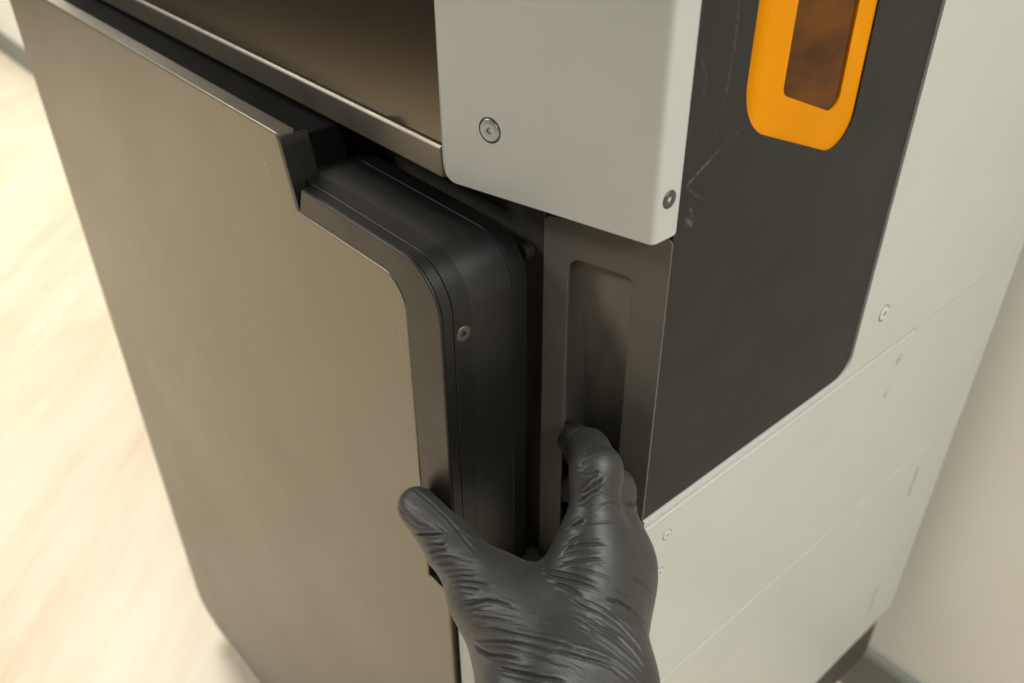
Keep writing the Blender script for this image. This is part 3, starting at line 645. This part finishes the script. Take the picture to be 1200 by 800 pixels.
def iso_mesh(sdf, lo, hi, h):
    """naive surface nets on a block-sparse grid"""
    B = 8
    n = [int(math.ceil((hi[i] - lo[i]) / h / B)) * B + 1 for i in range(3)]
    nb = [(k - 1) // B for k in n]
    V = np.full(n, 1.0, np.float32)
    bi = np.stack(np.meshgrid(*[np.arange(k) for k in nb], indexing='ij'), -1).reshape(-1, 3)
    ctr = np.array(lo) + (bi * B + B / 2) * h
    dc = sdf(ctr.astype(np.float32))
    near = np.abs(dc) < h * B * .95 + .004
    V[:] = 1.0
    off = np.stack(np.meshgrid(*[np.arange(B + 1)] * 3, indexing='ij'), -1).reshape(-1, 3)
    for b_, d_ in zip(bi[~near], dc[~near]):
        if d_ < 0:
            i, j, k = b_ * B; V[i:i + B + 1, j:j + B + 1, k:k + B + 1] = -1.0
    nbk = bi[near]
    for s in range(0, len(nbk), 400):
        idx = (nbk[s:s + 400, None, :] * B + off[None]).reshape(-1, 3)
        pts = (np.array(lo) + idx * h).astype(np.float32)
        V[idx[:, 0], idx[:, 1], idx[:, 2]] = sdf(pts)
    neg = V < 0
    c = np.zeros([k - 1 for k in n], np.int8)
    for dx in (0, 1):
        for dy in (0, 1):
            for dz in (0, 1):
                c += neg[dx:n[0] - 1 + dx, dy:n[1] - 1 + dy, dz:n[2] - 1 + dz]
    act = (c > 0) & (c < 8)
    ids = np.full(act.shape, -1, np.int64); cell = np.argwhere(act); ids[act] = np.arange(len(cell))
    acc = np.zeros((len(cell), 3)); cnt = np.zeros(len(cell))
    cor = [(0, 0, 0), (1, 0, 0), (0, 1, 0), (1, 1, 0), (0, 0, 1), (1, 0, 1), (0, 1, 1), (1, 1, 1)]
    for a in range(8):
        for b in range(a + 1, 8):
            if sum(abs(x - y) for x, y in zip(cor[a], cor[b])) != 1: continue
            pa = cell + cor[a]; pb = cell + cor[b]
            va = V[pa[:, 0], pa[:, 1], pa[:, 2]]; vb = V[pb[:, 0], pb[:, 1], pb[:, 2]]
            x = (va < 0) != (vb < 0)
            t = np.where(x, va / np.where(x, va - vb, 1), 0)[:, None]
            acc[x] += (pa + (pb - pa) * t)[x]; cnt[x] += 1
    verts = np.array(lo) + acc / cnt[:, None] * h
    quads = []
    for ax in range(3):
        a1, a2 = (ax + 1) % 3, (ax + 2) % 3
        sl0 = [slice(None)] * 3; sl1 = [slice(None)] * 3
        sl0[ax] = slice(0, n[ax] - 1); sl1[ax] = slice(1, n[ax])
        s0 = neg[tuple(sl0)]; s1 = neg[tuple(sl1)]
        e = np.argwhere(s0 != s1)
        e = e[(e[:, a1] > 0) & (e[:, a2] > 0) & (e[:, a1] < n[a1] - 1) & (e[:, a2] < n[a2] - 1)]
        flip = s0[e[:, 0], e[:, 1], e[:, 2]]
        def cid(o1, o2):
            q = e.copy(); q[:, a1] -= o1; q[:, a2] -= o2
            return ids[q[:, 0], q[:, 1], q[:, 2]]
        q = np.stack([cid(1, 1), cid(0, 1), cid(0, 0), cid(1, 0)], 1)
        q[~flip] = q[~flip][:, ::-1]
        quads.append(q)
    return verts, np.concatenate(quads)
def grad(sdf, p, e=.0006):
    g = np.zeros_like(p)
    for i in range(3):
        d = np.zeros(3, np.float32); d[i] = e
        g[:, i] = sdf(p + d) - sdf(p - d)
    return g / (np.linalg.norm(g, axis=1, keepdims=True) + 1e-12)
def build_hand():
    pts = np.array([c for c, r in JT.values()])
    lo = pts.min(0) - .045; hi = pts.max(0) + .045
    v, q = iso_mesh(hand_sdf, lo, hi, HAND_H)
    v = v.astype(np.float32)
    for _ in range(2): v -= grad(hand_sdf, v) * hand_sdf(v)[:, None]
    # relax the blends so that the glove reads as one stretched skin
    e = np.concatenate([q[:, [0, 1]], q[:, [1, 2]], q[:, [2, 3]], q[:, [3, 0]]])
    deg = np.bincount(e[:, 0], minlength=len(v)) + np.bincount(e[:, 1], minlength=len(v))
    for _ in range(HAND_RELAX):
        s = np.stack([np.bincount(e[:, 0], v[e[:, 1], i], len(v)) + np.bincount(e[:, 1], v[e[:, 0], i], len(v)) for i in range(3)], 1)
        v = v + .6 * (s / deg[:, None] - v)
    # the thumb pad presses flat on the handle strip
    k = (v[:, 0] < -.0655) & (v[:, 2] > -.24)
    v[k, 1] = np.minimum(v[k, 1], -.0621)
    v = v.astype(np.float32)
    nrm = grad(hand_sdf, v, .0015)
    disp = np.zeros(len(v))
    rnd = np.random.default_rng(4)
    for pl, w, dep in WR:
        pl = np.array(pl)
        L = np.linalg.norm(np.diff(pl, axis=0), axis=1); cum = np.concatenate([[0], np.cumsum(L)])
        near = np.where((v > pl.min(0) - w * 6).all(1) & (v < pl.max(0) + w * 6).all(1))[0]
        if not len(near): continue
        pv = v[near]
        best = np.full(len(near), 9.0); tt = np.zeros(len(near)); side = np.zeros(len(near))
        for i in range(len(pl) - 1):
            a, b = pl[i], pl[i + 1]; ab = b - a
            t = np.clip(((pv - a) @ ab) / (ab @ ab), 0, 1)
            r = pv - (a + t[:, None] * ab); dd = np.linalg.norm(r, axis=1)
            u = dd < best
            best[u] = dd[u]; tt[u] = ((cum[i] + t * L[i]) / cum[-1])[u]
            side[u] = (np.cross(ab / L[i], nrm[near]) * r).sum(1)[u]
        fade = np.clip(np.sin(np.pi * np.clip(tt, 0.02, .98)) * 1.6, 0, 1)
        x = side / w
        prof = -1.25 * np.exp(-(x * 1.9) ** 2) + .42 * np.exp(-((x - 1.6) / .9) ** 2) + .22 * np.exp(-((x + 1.7) / 1.1) ** 2)
        prof *= np.exp(-np.maximum(best - np.abs(side), 0) ** 2 / (2 * (w * 1.2) ** 2))
        disp[near] += prof * fade * dep
    v = v + nrm * disp[:, None]
    me = bpy.data.meshes.new('gloved_hand')
    me.vertices.add(len(v)); me.vertices.foreach_set('co', v.astype(np.float32).ravel())
    me.loops.add(q.size); me.loops.foreach_set('vertex_index', q.ravel().astype(np.int32))
    me.polygons.add(len(q)); me.polygons.foreach_set('loop_start', np.arange(0, q.size, 4, dtype=np.int32))
    me.update(calc_edges=True); me.validate()
    o = link('gloved_hand', me, M['glove'], None)
    tag(o, 'right hand in a wrinkled black nitrile glove gripping the door handle and finger pocket', 'hand')
    return o
def arm_tube(name, a, b, ra, rb, mat, parent, bead=False):
    # tapered tube open towards b, with a rolled hem
    a = Vector(a); b = Vector(b); d = (b - a).normalized(); x = d.orthogonal().normalized(); y = d.cross(x)
    L = (b - a).length
    prof = [(0, ra * .6), (0, ra)] + [(L * i / 8, ra + (rb - ra) * i / 8 + .0012 * math.sin(i * 2.3)) for i in range(1, 8)] + [(L - .002, rb), (L, rb - .001), (L - .001, rb - .003), (L - .02, rb - .004)]
    bm = bmesh.new(); S = 32
    R = [[bm.verts.new(a + d * t + (x * math.cos(2 * math.pi * i / S) * 1.12 + y * math.sin(2 * math.pi * i / S) * .9) * r) for i in range(S)] for t, r in prof]
    for p, q in zip(R, R[1:]):
        for i in range(S): bm.faces.new((p[i], p[(i + 1) % S], q[(i + 1) % S], q[i]))
    bm.faces.new(R[-1])
    bmesh.ops.recalc_face_normals(bm, faces=bm.faces[:])
    me = bpy.data.meshes.new(name); bm.to_mesh(me); bm.free()
    return link(name, me, mat, parent)
HAND_H = .00062
HAND_RELAX = 90
hand = build_hand()
ea = (Vector(JT['fr'][0]) + Vector(JT['fu'][0])) / 2; eb = (Vector(JT['fre'][0]) + Vector(JT['fue'][0])) / 2
ax = (eb - ea).normalized()
M['sleeve'] = paint('sleeve_cotton', (.10, .11, .13), .9, 0, 1200, .4, .1)
arm_tube('forearm', eb - ax * .01, eb + ax * .07, .030, .034, M['skin'], hand)
arm_tube('sleeve', eb + ax * .045, eb + ax * .24, .040, .050, M['sleeve'], hand)
